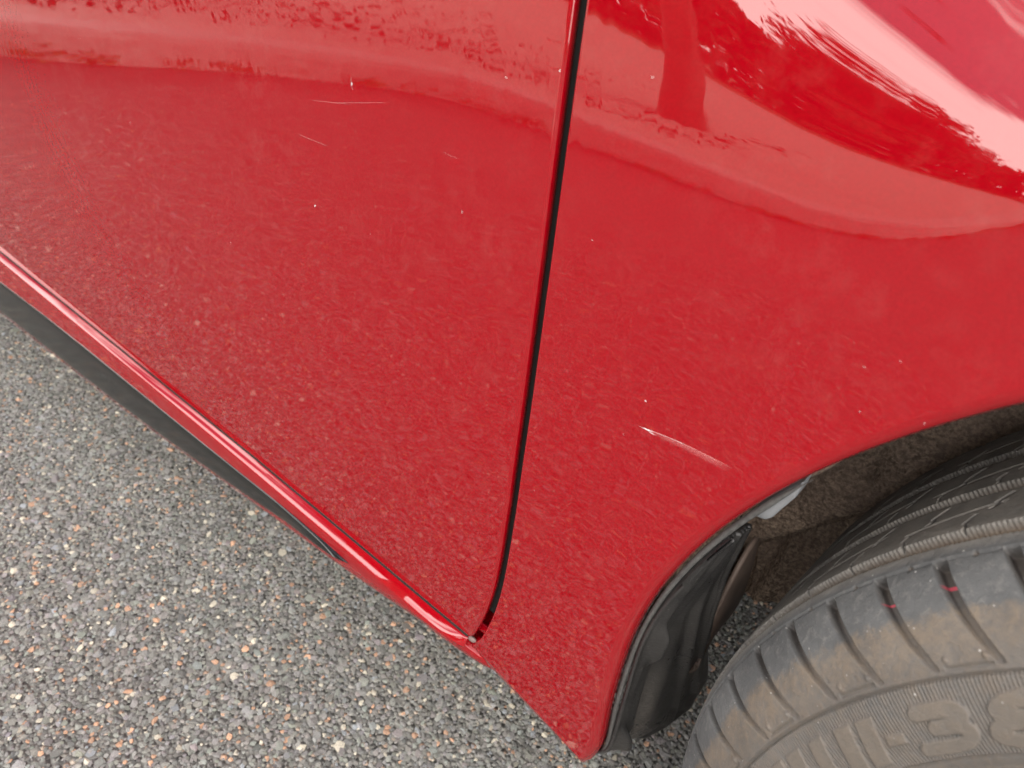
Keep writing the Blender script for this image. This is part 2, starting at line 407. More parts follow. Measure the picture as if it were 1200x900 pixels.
def make_liner_mat():
    m, n, l, b = mat('dirty_felt_liner')
    tc = n.new('ShaderNodeTexCoord').outputs['Object']
    f = noise(n, l, 330, 4, .7, tc); g = noise(n, l, 14, 4, .6, tc)
    c1 = ramp(n, l, g, [(.3, (.22, .165, .135)), (.5, (.34, .26, .205)), (.72, (.46, .36, .27))])
    c2 = mixc(n, l, ramp(n, l, f, [(.40, (0, 0, 0)), (.65, (1, 1, 1))]), (.17, .128, .104), c1)
    l.new(c2, b.inputs['Base Color']); b.inputs['Roughness'].default_value = .95; b.inputs['Specular IOR Level'].default_value = .15
    nb = bump(n, l, noise(n, l, 45, 3, .6, tc), .012); nb = bump(n, l, f, .0022, prev=nb)
    l.new(nb, b.inputs['Normal']); return m
LINER = make_liner_mat()
th = np.linspace(8, 191, 240); yv = np.linspace(0, .195, 90)
TH, Y = np.meshgrid(th, yv, indexing='ij')
rl = .384 - .020 * ss(Y, 0, .05)
rl = rl + .010 * ss(Y - (.085 + .0009 * (TH - 150)), -.006, .006)       # long step in the moulded felt
rl = rl - .010 * np.exp(-((Y - .19) / .022) ** 2) * ss(TH, 168, 184) + .007 * np.exp(-((Y - .165) / .010) ** 2) * ss(TH, 165, 185)
rl = rl - .006 * np.exp(-((TH - 139.5 - 18 * (Y - .05)) / .55) ** 2) * (Y < .13)             # pressed seam
rl = rl + .0015 * np.sin(TH * .9 + 40 * Y) * np.sin(63 * Y + TH * .3)
rl = rl + .035 * ss(TH, 158, 166) * (1 - ss(Y, .13, .155))
q = np.radians(TH); yb = S(XW + RA * np.cos(q), np.maximum(ZW + RA * np.sin(q), .2)) + .020
YY = yb * (1 - ss(Y, .03, .2)) + Y
P = np.stack([XW + rl * np.cos(q), YY, ZW + rl * np.sin(q)], -1)
mb = MB(); mb.grid(P)
liner = mb.build('wheel_arch_liner', LINER, car); liner['label'] = 'mud-brown felt liner inside the front wheel arch'; side_parts.append(liner)
md = liner.modifiers.new('solid', 'SOLIDIFY'); md.thickness = .003; md.offset = 1
# inner wall of the arch, felt too, with a pressed ledge and folds
th = np.linspace(15, 193, 150); rv = np.linspace(.06, .385, 80); TH, RV = np.meshgrid(th, rv, indexing='ij'); q = np.radians(TH)
wx, wz = XW + RV * np.cos(q), ZW + RV * np.sin(q)
led = wz - (.296 + 1.30 * (wx - .111))
wy = .176 + .026 * (1 - ss(led, -.004, .004)) + .007 * np.exp(-((wx - .118 - .12 * (wz - .25)) / .007) ** 2) * ss(.34 - wz, 0, .05)
wy = wy - .009 * np.exp(-((wx - .129 - .10 * (wz - .25)) / .006) ** 2) * ss(.33 - wz, 0, .05)
wy = wy + .014 * np.exp(-((wx - .157 + .02 * np.sin(wz * 60) * .2) / .0018) ** 2) * ss(wz, .385, .40) + .0025 * np.sin(90 * wx + 31 * wz) * np.sin(70 * wz)
wz2 = wz + .006 * np.sin(150 * wx) * ss(.26 - wz, 0, .02)
mb = MB(); mb.grid(np.stack([wx, wy, wz2], -1)); wl = mb.build('arch_inner_wall', LINER, car); side_parts.append(wl)
md = wl.modifiers.new('solid', 'SOLIDIFY'); md.thickness = .003
# smooth plastic undershield below the felt
SHIELD = simple('brown_dusty_plastic', (.13, .098, .083), .6, nscale=40, var=.3)
u = np.linspace(0, 1, 30); v = np.linspace(0, 1, 24); U, V = np.meshgrid(u, v, indexing='ij')
topz = .335 - .10 * (1 - np.sqrt(np.clip(1 - (2 * U - 1.05) ** 2 * .85, 0, 1)))
P = np.stack([.119 - .006 * U + .005 * np.sin(V * 3), .080 + .090 * U, .238 - .03 * U + (topz - .238 + .03 * U) * V], -1)
mb = MB(); mb.grid(P); sh = mb.build('undershield', SHIELD, car); side_parts.append(sh)
md = sh.modifiers.new('solid', 'SOLIDIFY'); md.thickness = .003

# ---- black deflector (mudflap) closing the rear of the arch
def make_flap_mat():
    m, n, l, b = mat('black_mudflap_plastic')
    tc = n.new('ShaderNodeTexCoord').outputs['Object']
    g = noise(n, l, 25, 5, .65, tc); f = noise(n, l, 420, 3, .7, tc)
    a = attr(n, 'trough').outputs['Fac']
    c = ramp(n, l, g, [(.35, (.014, .014, .015)), (.7, (.034, .0335, .033))])
    d = math_(n, l, 'MULTIPLY', a, ramp(n, l, f, [(.35, (.1,) * 3), (.65, (1,) * 3)]))
    c = mixc(n, l, math_(n, l, 'MULTIPLY', d, .55), c, (.17, .155, .14))
    vo = node(n, 'ShaderNodeTexVoronoi', i_Scale=130); l.new(tc, vo.inputs['Vector'])
    spk = ramp(n, l, vo.outputs['Distance'], [(.06, (1, 1, 1)), (.10, (0, 0, 0))])
    c = mixc(n, l, math_(n, l, 'MULTIPLY', spk, .35), c, (.25, .24, .22))
    l.new(c, b.inputs['Base Color'])
    l.new(ramp(n, l, g, [(.3, (.24,) * 3), (.7, (.42,) * 3)]), b.inputs['Roughness'])
    l.new(bump(n, l, f, .0004), b.inputs['Normal']); return m
FLAP = make_flap_mat()
# outer edge follows the arch (top -> bottom tip), inner edge hangs free
zo = np.linspace(.445, .184, 90)
tho = np.degrees(np.arctan2(zo - ZW, -np.sqrt(np.maximum(RA ** 2 - (zo - ZW) ** 2, 0)))) % 360
ro = arch_r(tho) - .004
xo = XW - np.sqrt(ro ** 2 - (zo - ZW) ** 2); yo = S(xo, zo) + .0085
tt = np.linspace(0, 1, 90)
iy = np.interp(tt, [0, .12, .25, .55, .82, .93, 1], [.010, .026, .049, .110, .152, .150, .126])
iz = np.interp(tt, [0, .12, .25, .55, .82, .93, 1], [.440, .395, .345, .235, .165, .146, .138])
ix = np.interp(tt, [0, .3, 1], [.124, .119, .1175])
V = np.linspace(0, 1, 80)
tr = np.zeros((90, 80)); P = np.zeros((90, 80, 3))
Tm, Vm = np.meshgrid(tt, V, indexing='ij')
P = np.stack([xo, yo, zo], -1)[:, None] * (1 - Vm[..., None]) + np.stack([ix, iy, iz], -1)[:, None] * Vm[..., None]
dist = Vm * np.hypot(iy - yo, iz - zo)[:, None]
lipz = .0045 * np.exp(-(dist / .005) ** 2)
trough = np.exp(-((dist - (.030 + .012 * Tm)) / .012) ** 2) * ss(Tm, .05, .5)
ridge = np.exp(-((Vm - .56) / .035) ** 2)
fold = np.exp(-((Vm - .8) / .03) ** 2)
eb1 = np.exp(-((dist - .0140 - .045 * (Tm - .42)) / .0034) ** 2) * np.exp(-((Tm - .42) / .075) ** 4)
eb2 = np.exp(-((dist - .0130 - .045 * (Tm - .86)) / .0034) ** 2) * np.exp(-((Tm - .86) / .065) ** 4)
pocket = np.exp(-((dist - .024) / .006) ** 2) * (np.exp(-((Tm - .47) / .06) ** 2) + np.exp(-((Tm - .90) / .05) ** 2))
dx = lipz + .004 * ss(dist, .004, .012) - .007 * trough + .005 * ridge * ss(Tm, .05, .3) + .004 * fold + .0075 * (eb1 + eb2) - .0015 * pocket
dx = dx + .0008 * np.sin(37 * Vm + 11 * Tm) + .010 * Vm * (1 - Vm)
P[..., 0] += dx * (1 - .5 * ss(Tm, .9, 1))
P[..., 2] -= .006 * np.sin(np.pi * Vm) * ss(Tm, .7, 1)
mb = MB(); mb.grid(P)
flap = mb.build('mudflap', FLAP, car); flap['label'] = 'black moulded plastic mudflap behind the front wheel'; side_parts.append(flap)
fattr(flap, 'trough', (np.clip(np.exp(-((dist - (.036 + .012 * Tm)) / .010) ** 2) * ss(Tm, .45, .8) + .25 * ss(Vm, .5, .9) * ss(Tm, .3, .8), 0, 1)).reshape(-1))
md = flap.modifiers.new('solid', 'SOLIDIFY'); md.thickness = .0025; md.offset = -1

# ------------------------------------------------------------------ wheel
WX, WY, WR, ST = .4615, .049, .3118, .0656
WZ = WR - .004
def make_tyre_mat():
    m, n, l, b = mat('dusty_tyre_rubber')
    tc = n.new('ShaderNodeTexCoord').outputs['Object']
    rad = attr(n, 'rad').outputs['Fac']; dep = attr(n, 'dep').outputs['Fac']; red = attr(n, 'red').outputs['Fac']; let = attr(n, 'let').outputs['Fac']
    a = noise(n, l, 28, 6, .7, tc); f = noise(n, l, 260, 4, .7, tc); e = noise(n, l, 75, 5, .75, tc)
    rub = ramp(n, l, a, [(.3, (.050, .052, .055)), (.7, (.092, .095, .098))])
    rub = mixc(n, l, ramp(n, l, f, [(.52, (0, 0, 0)), (.75, (.55,) * 3)]), rub, (.17, .165, .16))
    # dust ring climbing the sidewall with a ragged upper border
    edge = math_(n, l, 'MULTIPLY_ADD', e, .014, .2875)
    k = math_(n, l, 'SUBTRACT', edge, rad)
    k = math_(n, l, 'MULTIPLY', k, 330., clamp=True)
    dustc = ramp(n, l, a, [(.3, (.100, .080, .062)), (.55, (.142, .113, .087)), (.75, (.185, .147, .110))])
    low = math_(n, l, 'MULTIPLY', math_(n, l, 'SUBTRACT', .285, rad), 90., clamp=True)
    dustc = mixc(n, l, math_(n, l, 'MULTIPLY', low, .75), dustc, (.092, .081, .072))
    k2 = math_(n, l, 'MULTIPLY', math_(n, l, 'MULTIPLY', k, ramp(n, l, f, [(.25, (.35,) * 3), (.6, (1.,) * 3)])), ramp(n, l, e, [(.3, (.5,) * 3), (.6, (1.,) * 3)]))
    c = mixc(n, l, k2, rub, dustc)
    c = mixc(n, l, math_(n, l, 'MULTIPLY', let, .35), c, (.15, .125, .10))
    c = mixc(n, l, math_(n, l, 'MULTIPLY', dep, .9), c, (.15, .105, .067))
    tr_ = math_(n, l, 'MULTIPLY', math_(n, l, 'SUBTRACT', rad, .3075), 500., clamp=True)
    c = mixc(n, l, math_(n, l, 'MULTIPLY', tr_, math_(n, l, 'MULTIPLY', ramp(n, l, e, [(.3, (.35,) * 3), (.65, (.9,) * 3)]), math_(n, l, 'SUBTRACT', 1., dep))), c, (.20, .19, .175))
    vo = node(n, 'ShaderNodeTexVoronoi', i_Scale=190); l.new(tc, vo.inputs['Vector'])
    spk = ramp(n, l, vo.outputs['Distance'], [(.07, (1, 1, 1)), (.12, (0, 0, 0))])
    pick = ramp(n, l, e, [(.50, (0, 0, 0)), (.60, (.8, .8, .8))])
    c = mixc(n, l, math_(n, l, 'MULTIPLY', math_(n, l, 'MULTIPLY', spk, pick), .8), c, (.42, .42, .41))
    c = mixc(n, l, math_(n, l, 'MULTIPLY', attr(n, 'slot').outputs['Fac'], .85), c, (.045, .034, .026))  # shade of the deep slots put into the colour, fading downwards
    c = mixc(n, l, red, c, (.42, .05, .08))
    l.new(c, b.inputs['Base Color']); b.inputs['Roughness'].default_value = .68; b.inputs['Specular IOR Level'].default_value = .4
    nb = bump(n, l, e, .0008); nb = bump(n, l, f, .0006, prev=nb); l.new(nb, b.inputs['Normal']); return m
TYRE = make_tyre_mat()
half = np.array([(0, .3118), (.022, .3117), (.045, .3114), (.062, .3108), (.072, .3082), (.080, .3042), (.090, .2962), (.0995, .2855), (.1062, .2738), (.1100, .2600), (.1100, .2450), (.1055, .2300), (.0965, .2150), (.090, .2080)])
full = np.concatenate([half[:0:-1] * [-1, 1], half])
# Catmull-Rom resample by arc length
def crom(Pts, m):
    L = np.r_[0, np.cumsum(np.hypot(*np.diff(Pts, axis=0).T))]; T = np.gradient(Pts, L, axis=0)
    s = np.asarray(m) * L[-1]; i = np.clip(np.searchsorted(L, s) - 1, 0, len(L) - 2); h = L[i + 1] - L[i]; t = (s - L[i]) / h
    t = t[:, None]; h = h[:, None]
    return (2 * t ** 3 - 3 * t ** 2 + 1) * Pts[i] + (t ** 3 - 2 * t ** 2 + t) * h * T[i] + (-2 * t ** 3 + 3 * t ** 2) * Pts[i + 1] + (t ** 3 - t ** 2) * h * T[i + 1], L[-1]
PITCH = 5.25; PH0 = 139.1
def seg_d(px, py, a, b):
    ax, ay = a; bx, by = b; vx, vy = bx - ax, by - ay
    t = np.clip(((px - ax) * vx + (py - ay) * vy) / (vx * vx + vy * vy + 1e-12), 0, 1)
    return np.hypot(px - ax - t * vx, py - ay - t * vy)
def arc_d(px, py, c, rx, ry, a0, a1, k=14):
    a = np.radians(np.linspace(a0, a1, k)); d = np.full(px.shape, 9.)
    pts = [(c[0] + rx * math.cos(q), c[1] + ry * math.sin(q)) for q in a]
    for u_, v_ in zip(pts[:-1], pts[1:]): d = np.minimum(d, seg_d(px, py, u_, v_))
    return d
def tyre_patch(th, rows):
    pr, L = crom(full, rows); A, Rr = pr[:, 0], pr[:, 1]
    tn = np.gradient(pr, axis=0); nn = np.stack([-tn[:, 1], tn[:, 0]], 1) * -1; nn /= np.linalg.norm(nn, axis=1)[:, None]
    nn[:, 1] = nn[:, 1]
    if nn[len(nn) // 2, 1] < 0: nn = -nn
    TH, AA = np.meshgrid(th, A, indexing='ij'); RR = np.broadcast_to(Rr, TH.shape)
    sgn = np.broadcast_to(np.where(np.arange(len(A)) > len(A) / 2, 1, -1), TH.shape)
    h = np.zeros_like(TH); dep = np.zeros_like(TH); red = np.zeros_like(TH); let = np.zeros_like(TH)
    tread = (RR > .3065)
    # circumferential grooves with ribbed walls
    for ga, gw, gd in ((.0640, .0031, .0055), (.0215, .0040, .0065), (-.0215, .0040, .0065), (-.062, .0034, .006)):
        rib = .0004 * np.sin(np.radians(TH) * WR / .0021 * 2 * np.pi)
        k = 1 - ss(np.abs(AA - ga), gw - .0004, gw + .0012 + (rib if abs(ga - .064) < .1 else 0))
        h -= gd * k; dep = np.maximum(dep, k)
    ph = (TH - PH0) / PITCH
    # sipes on the ribs: short kinked cuts
    def cut(off, a0, a1, slope, wid, d, per=1.0):
        nonlocal h
        f = (TH - PH0 - off) / (PITCH * per) - slope * (AA - a0) / .04
        f = f + .10 * ss((AA - a0) / (a1 - a0), .55, .75)
        dd = np.abs(f - np.round(f)) * PITCH * per * np.pi / 180 * WR
        k = (1 - ss(dd, wid * .5, wid * .5 + .0006)) * (AA > a0) * (AA < a1) * tread
        h = np.minimum(h, -d * k)
    cut(1.2, .030, .044, 1.0, .0013, .004); cut(3.4, .046, .0615, .5, .0010, .003)
    cut(0.2, -.013, .004, 1.0, .0013, .004); cut(2.9, .004, .0150, .6, .0010, .003)
    cut(1.7, -.046, -.028, 1.0, .0013, .004); cut(3.6, -.080, -.066, .3, .0025, .004)
    # fine zig-zag slits running along the ribs
    for ga, sl in ((.043, .12), (.001, .12), (-.041, .12)):
        f = (TH - PH0) / (PITCH * 2); f = f - np.floor(f)
        dd = np.abs(AA - ga - sl * (f - .5) * .1); k = (1 - ss(dd, .0004, .0009)) * (f > .12) * (f < .9) * tread; h = np.minimum(h, -.0022 * k)
    # shoulder slots sweeping down the outer sidewall
    outer = sgn > 0
    prog = np.clip((.3068 - RR) / (.3068 - .2765), -.2, 1.2)      # 0 at the top, 1 at the ring
    cen = -3.3 * np.clip(prog, 0, 1.2) + .22 * np.sin(np.clip(prog, 0, 1) * np.pi)
    f = (TH - PH0 - cen) / PITCH; fi = np.round(f)
    dd = np.abs(f - fi) * PITCH * np.pi / 180 * RR
    wd = .0017 * (1 - np.clip(prog, 0, 1)) ** .7 + .0009
    k = (1 - ss(dd, wd - .0003, wd + .0007)) * outer * ss(prog, -.01, .03) * (1 - ss(prog, .96, 1.03))
    sd_ = .0062 * (1 - .75 * np.clip(prog, 0, 1))
    h = np.minimum(h, -sd_ * k); slot = k * (1 - .85 * np.clip(prog, 0, 1))
    red = np.maximum(red, k * ((fi == 1) | (fi == 2)) * (np.abs(prog - np.where(fi == 1, .20, .22)) < .016) * outer)
    # fine line joining the slot tops, small pin holes
    k = (1 - ss(np.abs(AA - .0755), .0003, .0008)) * outer; h = np.minimum(h, -.0012 * k * (np.abs((TH - PH0) / PITCH - np.round((TH - PH0) / PITCH)) > .12))
    f = (TH - PH0 - 2.5) / (PITCH); dd = np.hypot((f - np.round(f)) * PITCH * np.pi / 180 * RR, AA - .0755)
    k = (1 - ss(dd, .0008, .0014)) * outer; h = np.minimum(h, -.0025 * k); dep = np.maximum(dep, k * .5)
    # ring groove, raised blocks above, ribbed band below
    h -= .0011 * (1 - ss(RR, .2735, .2745)) * outer * (RR < .29)
    h -= .0010 * (1 - ss(np.abs(RR - .2738), .0004, .0010)) * outer
    f = (TH - PH0 + 3.3) / (2 * PITCH); f = (f - np.floor(f)) * 2
    k = (1 - ss(np.abs(RR - .2768), .0003, .0008)) * outer * (f > 1.12) * (f < 1.85); h -= .0010 * k
    for fo in (1.2, 1.8):
        dd = np.hypot((f - fo) * PITCH * np.pi / 180 * RR, RR - .2795); h += .0009 * (1 - ss(dd, .0006, .0013)) * outer
    band = outer * (RR < .2732) * (RR > .2425)
    # raised lettering: u runs clockwise along the band (mm), v upwards (mm) from the letters' foot
    v = (RR - .2465) * 1000; u = (163.4 - TH) * np.pi / 180 * .256 * 1000 - 5.4 * (v / 20 - .5)
    ink = np.full(TH.shape, 9.)
    for u0, u1 in ((0.8, 9.5), (17.2, 26.6), (29.6, 38.8)):
        ink = np.minimum(ink, np.maximum(np.maximum(u0 - u, u - u1), np.maximum(-v, v - 20)))
    ink = np.minimum(ink, np.maximum(np.maximum(41.5 - u, u - 50.5), np.maximum(6.8 - v, v - 11.2)))
    t3 = 3.1
    d3 = np.minimum(seg_d(u, v, (58.5, 17), (70, 17)), arc_d(u, v, (70, 13.8), 6.5, 3.3, 90, -90))
    d3 = np.minimum(d3, seg_d(u, v, (65, 10.3), (71, 10.3))); d3 = np.minimum(d3, arc_d(u, v, (71, 6.4), 7.5, 3.9, 90, -90))
    d3 = np.minimum(d3, seg_d(u, v, (58, 2.4), (71, 2.4)))
    ink = np.minimum(ink, d3 - t3)
    d8 = np.minimum(arc_d(u, v, (99.5, 14.8), 9.5, 3.4, 0, 360, 30), arc_d(u, v, (99.5, 6.2), 10.8, 4.0, 0, 360, 30))
    ink = np.minimum(ink, d8 - 3.2)
    for u0, u1 in ((-30, -20), (-16, -6), (117, 125), (129, 140)):
        ink = np.minimum(ink, np.maximum(np.maximum(u0 - u, u - u1), np.maximum(-v, v - 20)))
    lm = (1 - ss(ink, -.25, .25)) * band
    rib = .00028 * np.sin(TH / .345 * 2 * np.pi)
    h += band * (1 - lm) * rib + lm * .0009
    let = lm
    # foot of the band
    h -= .0012 * (1 - ss(np.abs(RR - .2425), .0004, .001)) * outer
    h += .0006 * (1 - ss(np.abs(RR - .236), .0006, .0012)) * outer
    a2 = AA + h * nn[:, 0]; r2 = RR + h * nn[:, 1]
    q = np.radians(TH); ax = np.array([-math.sin(ST), -math.cos(ST), 0]); fw = np.array([math.cos(ST), -math.sin(ST), 0])
    P = np.array([WX, WY, WZ]) + a2[..., None] * ax + (r2 * np.cos(q))[..., None] * fw + (r2 * np.sin(q))[..., None] * np.array([0, 0, 1.])
    return P, np.broadcast_to(RR, TH.shape), np.clip(dep, 0, 1), red, let, slot
wheel = empty('front_wheel', (WX, WY, WZ), car)
Ltot = crom(full, [0, .5])[1]
half_rows = .5 + np.linspace(0, 1, 330) * .5
rows_hi = np.concatenate([np.linspace(0, .24, 24)[:-1], np.linspace(.24, .5, 130)[:-1], half_rows])
pa = tyre_patch(np.arange(126, 186.01, .085), rows_hi)
pb = tyre_patch(np.arange(186 - .025, 486.1, .6), np.linspace(0, 1, 150))
mb = MB(); mb.grid(pa[0]); mb.grid(pb[0])
tyre = mb.build('tyre', TYRE, wheel, loc=(WX, WY, WZ)); tyre['label'] = 'dusty black tyre with raised sidewall lettering'
for nm, i in (('rad', 1), ('dep', 2), ('red', 3), ('let', 4), ('slot', 5)): fattr(tyre, nm, np.concatenate([pa[i].reshape(-1), pb[i].reshape(-1)]))
# rim
th = np.radians(np.linspace(0, 360, 97)); axv = np.array([-math.sin(ST), -math.cos(ST), 0]); fwv = np.array([math.cos(ST), -math.sin(ST), 0]); upv = np.array([0, 0, 1.])
def ring(prof_):
    return np.array([[np.array([WX, WY, WZ]) + a * axv + r * (math.cos(q) * fwv + math.sin(q) * upv) for a, r in prof_] for q in th])
mb = MB(); mb.grid(ring([(-.09, .209), (-.085, .199), (-.05, .19), (.05, .188), (.075, .196), (.088, .204), (.094, .214), (.098, .214), (.098, .206), (.09, .197), (.07, .186)]))
for k in range(10):
    q = math.radians(36 * k + 10); d = math.cos(q) * fwv + math.sin(q) * upv; t = np.cross(axv, d)
    mb.box(np.array([WX, WY, WZ]) + d * .115 + axv * .068, (.085, .012, .010), np.stack([d, t, axv], 1))
mb.grid(ring([(.05, .05), (.075, .048), (.082, .036), (.082, .001)]))
rim = mb.build('rim', METAL, wheel, loc=(WX, WY, WZ), bevel=.003)
mb = MB(); mb.grid(ring([(.0, .145), (.02, .145), (.02, .04)])); mb.build('brake_disc', METAL, wheel, loc=(WX, WY, WZ))

# ------------------------------------------------------------------ rest of the car (outside the picture)
W2 = 1.70      # y of the far flank
mb = MB(); mb.box((-.78, W2 / 2, .235), (.80, W2 / 2 - .10, .035)); mb.build('underbody', UNDER, car, smooth=False)
mb = MB(); mb.box((-.95, W2 / 2, .30), (1.8, .42, .028)); mb.build('floor_tunnel', UNDER, car, smooth=False)
for xx_ in (XW, XW2):
    mb = MB(); mb.box((xx_, W2 / 2, .62), (.42, W2 / 2 - .40, .30)); mb.build('inner_wing', UNDER, car, smooth=False)
mb = MB(); mb.tube([(XW, .14, WZ), (XW, W2 - .14, WZ)], .03, 12); mb.build('axle', UNDER, car)
x = np.linspace(-2.72, .93, 80); yl = S(x, np.full_like(x, .93))
u = np.linspace(0, 1, 30)
def deck(x0, x1, z0, z1, crown=.05):
    xx = np.linspace(x0, x1, 40); yy = S(xx, np.full_like(xx, .93)) + .002
    zz = z0 + (z1 - z0) * np.linspace(0, 1, 40) ** 1.6
    return np.stack([np.repeat(xx[:, None], 30, 1), yy[:, None] + (W2 - 2 * yy)[:, None] * u, zz[:, None] + crown * np.sin(np.pi * u)[None] ** .7], -1)
mb = MB(); mb.grid(deck(-.02, .93, .932, .90)); mb.build('bonnet', PAINT, car)
mb = MB(); th = np.linspace(-90, 90, 40); q = np.radians(th)
yc = W2 / 2; hw = W2 / 2 - float(S(.93, .5)) * 1
prow = [(.20, -.02), (.24, .02), (.45, .05), (.62, .04), (.80, -.01), (.905, -.08), (.93, -.20)]
mb.grid(np.array([[(.92 + .16 * math.cos(a) ** .5 * 1 + o * math.cos(a), yc + (W2 / 2 - float(S(.93, min(zz, .93)))) * math.sin(a) ** 1, zz) for zz, o in prow] for a in q]))
mb.build('front_bumper', PAINT, car)
mb = MB(); mb.grid(np.array([[(-2.71 - .18 * math.cos(a) ** .5 - o, yc + (W2 / 2 - float(S(-2.72, min(zz, .93)))) * math.sin(a), zz) for zz, o in [(.2, -.02), (.5, .02), (.75, 0), (.93, -.05), (1.0, -.12)]] for a in q]), flip=True)
mb.build('rear_bumper', PAINT, car)
# greenhouse
def gh(pts): return pts
roof = [(-.55, 1.40), (-1.0, 1.45), (-1.7, 1.44), (-2.35, 1.36)]; 
rx = np.linspace(-2.4, -.5, 40); rz = np.interp(rx, [r_[0] for r_ in roof][::-1], [r_[1] for r_ in roof][::-1])
mb = MB(); mb.grid(np.stack([np.repeat(rx[:, None], 30, 1), .25 + (W2 - .5) * np.repeat(u[None], 40, 0), rz[:, None] + .05 * np.sin(np.pi * u)[None] ** .6], -1)); mb.build('roof', PAINT, car)
mb = MB(); mb.grid(np.stack([np.linspace((-.02, .10, .935), (-.02, W2 - .10, .935), 30) + np.c_[.25 * np.sin(np.pi * u), 0 * u, .04 * np.sin(np.pi * u)], np.linspace((-.52, .25, 1.40), (-.52, W2 - .25, 1.40), 30) + np.c_[.06 * np.sin(np.pi * u), 0 * u, .05 * np.sin(np.pi * u)]])); mb.build('windscreen', GLASS, car)
mb = MB(); mb.grid(np.stack([np.linspace((-2.76, .14, .98), (-2.76, W2 - .14, .98), 30), np.linspace((-2.4, .25, 1.36), (-2.4, W2 - .25, 1.36), 30)])); mb.build('rear_screen', GLASS, car)
def glass(x0, x1, x2, x3):
    t = np.linspace(0, 1, 12)[:, None]; b0, b1, t1, t0 = x0, x1, x2, x3; uu = np.linspace(0, 1, 20)[None]
    xx = (b0 + (b1 - b0) * uu) * (1 - t) + (t0 + (t1 - t0) * uu) * t
    yb_ = S(xx, np.full_like(xx, .93)) + .012
    return np.stack([xx, yb_ * (1 - t) + .245 * t + .0 * xx, .935 * (1 - t) + (np.interp(xx, [-2.4, -1.7, -1.0, -.5], [1.36, 1.44, 1.45, 1.40]) - .005) * t], -1)
mb = MB(); mb.grid(glass(-1.02, -.06, -.55, -1.02), flip=True); side_parts.append(mb.build('side_window', GLASS, car))
mb = MB(); mb.grid(glass(-2.05, -1.08, -1.08, -2.0), flip=True); side_parts.append(mb.build('side_window', GLASS, car))
mb = MB(); mb.grid(glass(-2.70, -2.06, -2.01, -2.38), flip=True); side_parts.append(mb.build('roof_pillar', PAINT, car)); mb = MB(); mb.grid(glass(-1.08, -1.02, -1.02, -1.08), flip=True); side_parts.append(mb.build('roof_pillar', PAINT, car))
# rear wheel and the far flank are copies
def copy_tree(o, parent, loc=None, scale=None):
    c = o.copy(); col.objects.link(c); c.parent = parent
    if loc is not None: c.location = loc
    if scale is not None: c.scale = scale
    for ch in o.children: copy_tree(ch, c)
    return c
copy_tree(wheel, car, (XW2, WY, WZ)).name = 'rear_wheel'
copy_tree(wheel, car, (XW, W2 - WY, WZ), (1, -1, 1)).name = 'front_wheel'
copy_tree(wheel, car, (XW2, W2 - WY, WZ), (1, -1, 1)).name = 'rear_wheel'
for o in list(side_parts):
    if o.name.split('.')[0] in ('front_door', 'front_wing', 'rear_door', 'rear_wing', 'side_window', 'roof_pillar', 'sill', 'sill_moulding'):
        c = o.copy(); col.objects.link(c); c.parent = car; c.location = (0, W2, 0); c.scale = (1, -1, 1)
        if 'label' in c: del c['label']
c = liner.copy(); col.objects.link(c); c.parent = car; c.location = (-2.5, 0, 0); del c['label']

# ------------------------------------------------------------------ scratch and stone chips on the paint
def make_scr():
    m, n, l, b = mat('scratched_paint')
    a = attr(n, 'alpha').outputs['Fac']; tc = n.new('ShaderNodeTexCoord').outputs['Object']
    f = noise(n, l, 700, 3, .7, tc)
    l.new(math_(n, l, 'MULTIPLY', a, ramp(n, l, f, [(.3, (.45,) * 3), (.6, (1,) * 3)]), clamp=True), b.inputs['Alpha'])
    wv = attr(n, 'white').outputs['Fac']
    l.new(mixc(n, l, wv, (.70, .20, .20), (.80, .78, .80)), b.inputs['Base Color']); b.inputs['Roughness'].default_value = .5; return m
SCR = make_scr()
def scratch(p0, p1, wid, parent, kind='long', n_=60, m_=12, chip_strong=False):
    t = np.linspace(0, 1, n_); v = np.linspace(0, 1, m_); T, V = np.meshgrid(t, v, indexing='ij')
    dx, dz = p1[0] - p0[0], p1[1] - p0[1]; L = math.hypot(dx, dz); nx, nz = dz / L, -dx / L
    if kind == 'long': wv = wid * np.clip(np.interp(t, [0, .08, .3, .7, 1], [.12, .3, .7, 1, .9]), 0, 1)
    else: wv = wid * np.sqrt(np.clip(1 - (2 * t - 1) ** 2, .02, 1))
    bow = (.0012 * np.sin(np.pi * t)) if kind == 'long' else 0 * t
    X = p0[0] + dx * T + nx * (V * wv[:, None] - bow[:, None]); Z = p0[1] + dz * T + nz * (V * wv[:, None] - bow[:, None])
    mb = MB(); mb.grid(SP(X, Z, .00025)); o = mb.build('paint_scratch' if kind != 'chip' else 'stone_chip', SCR, parent)
    if kind == 'long':
        al = .5 * np.exp(-(V / .12) ** 2) * np.interp(T, [0, .1, .5, 1], [1, 1, .7, .25]) + .42 * (1 - V) ** .8 * np.interp(T, [0, .05, .4, .8, 1], [.3, .5, .75, .8, 0])
        tipw = np.exp(-((T - .10) / .05) ** 2) * (V < .5) + np.exp(-((T - .15) / .03) ** 2) * (V > .7) * .8
        al = np.clip(al + tipw, 0, 1); wh = np.clip(.15 + tipw + .55 * np.exp(-(V / .12) ** 2) * (T < .5), 0, 1)
        o['label'] = 'long pale scratch in the red paint'
    else: al = np.full(T.shape, (.7 if chip_strong else .18) if kind == 'chip' else .13); wh = np.full(T.shape, 1.0 if kind == 'chip' else .6)
    fattr(o, 'alpha', al.reshape(-1)); fattr(o, 'white', wh.reshape(-1)); return o
scratch((.0722, .4830), (.1212, .4893), .0040, wing_o)
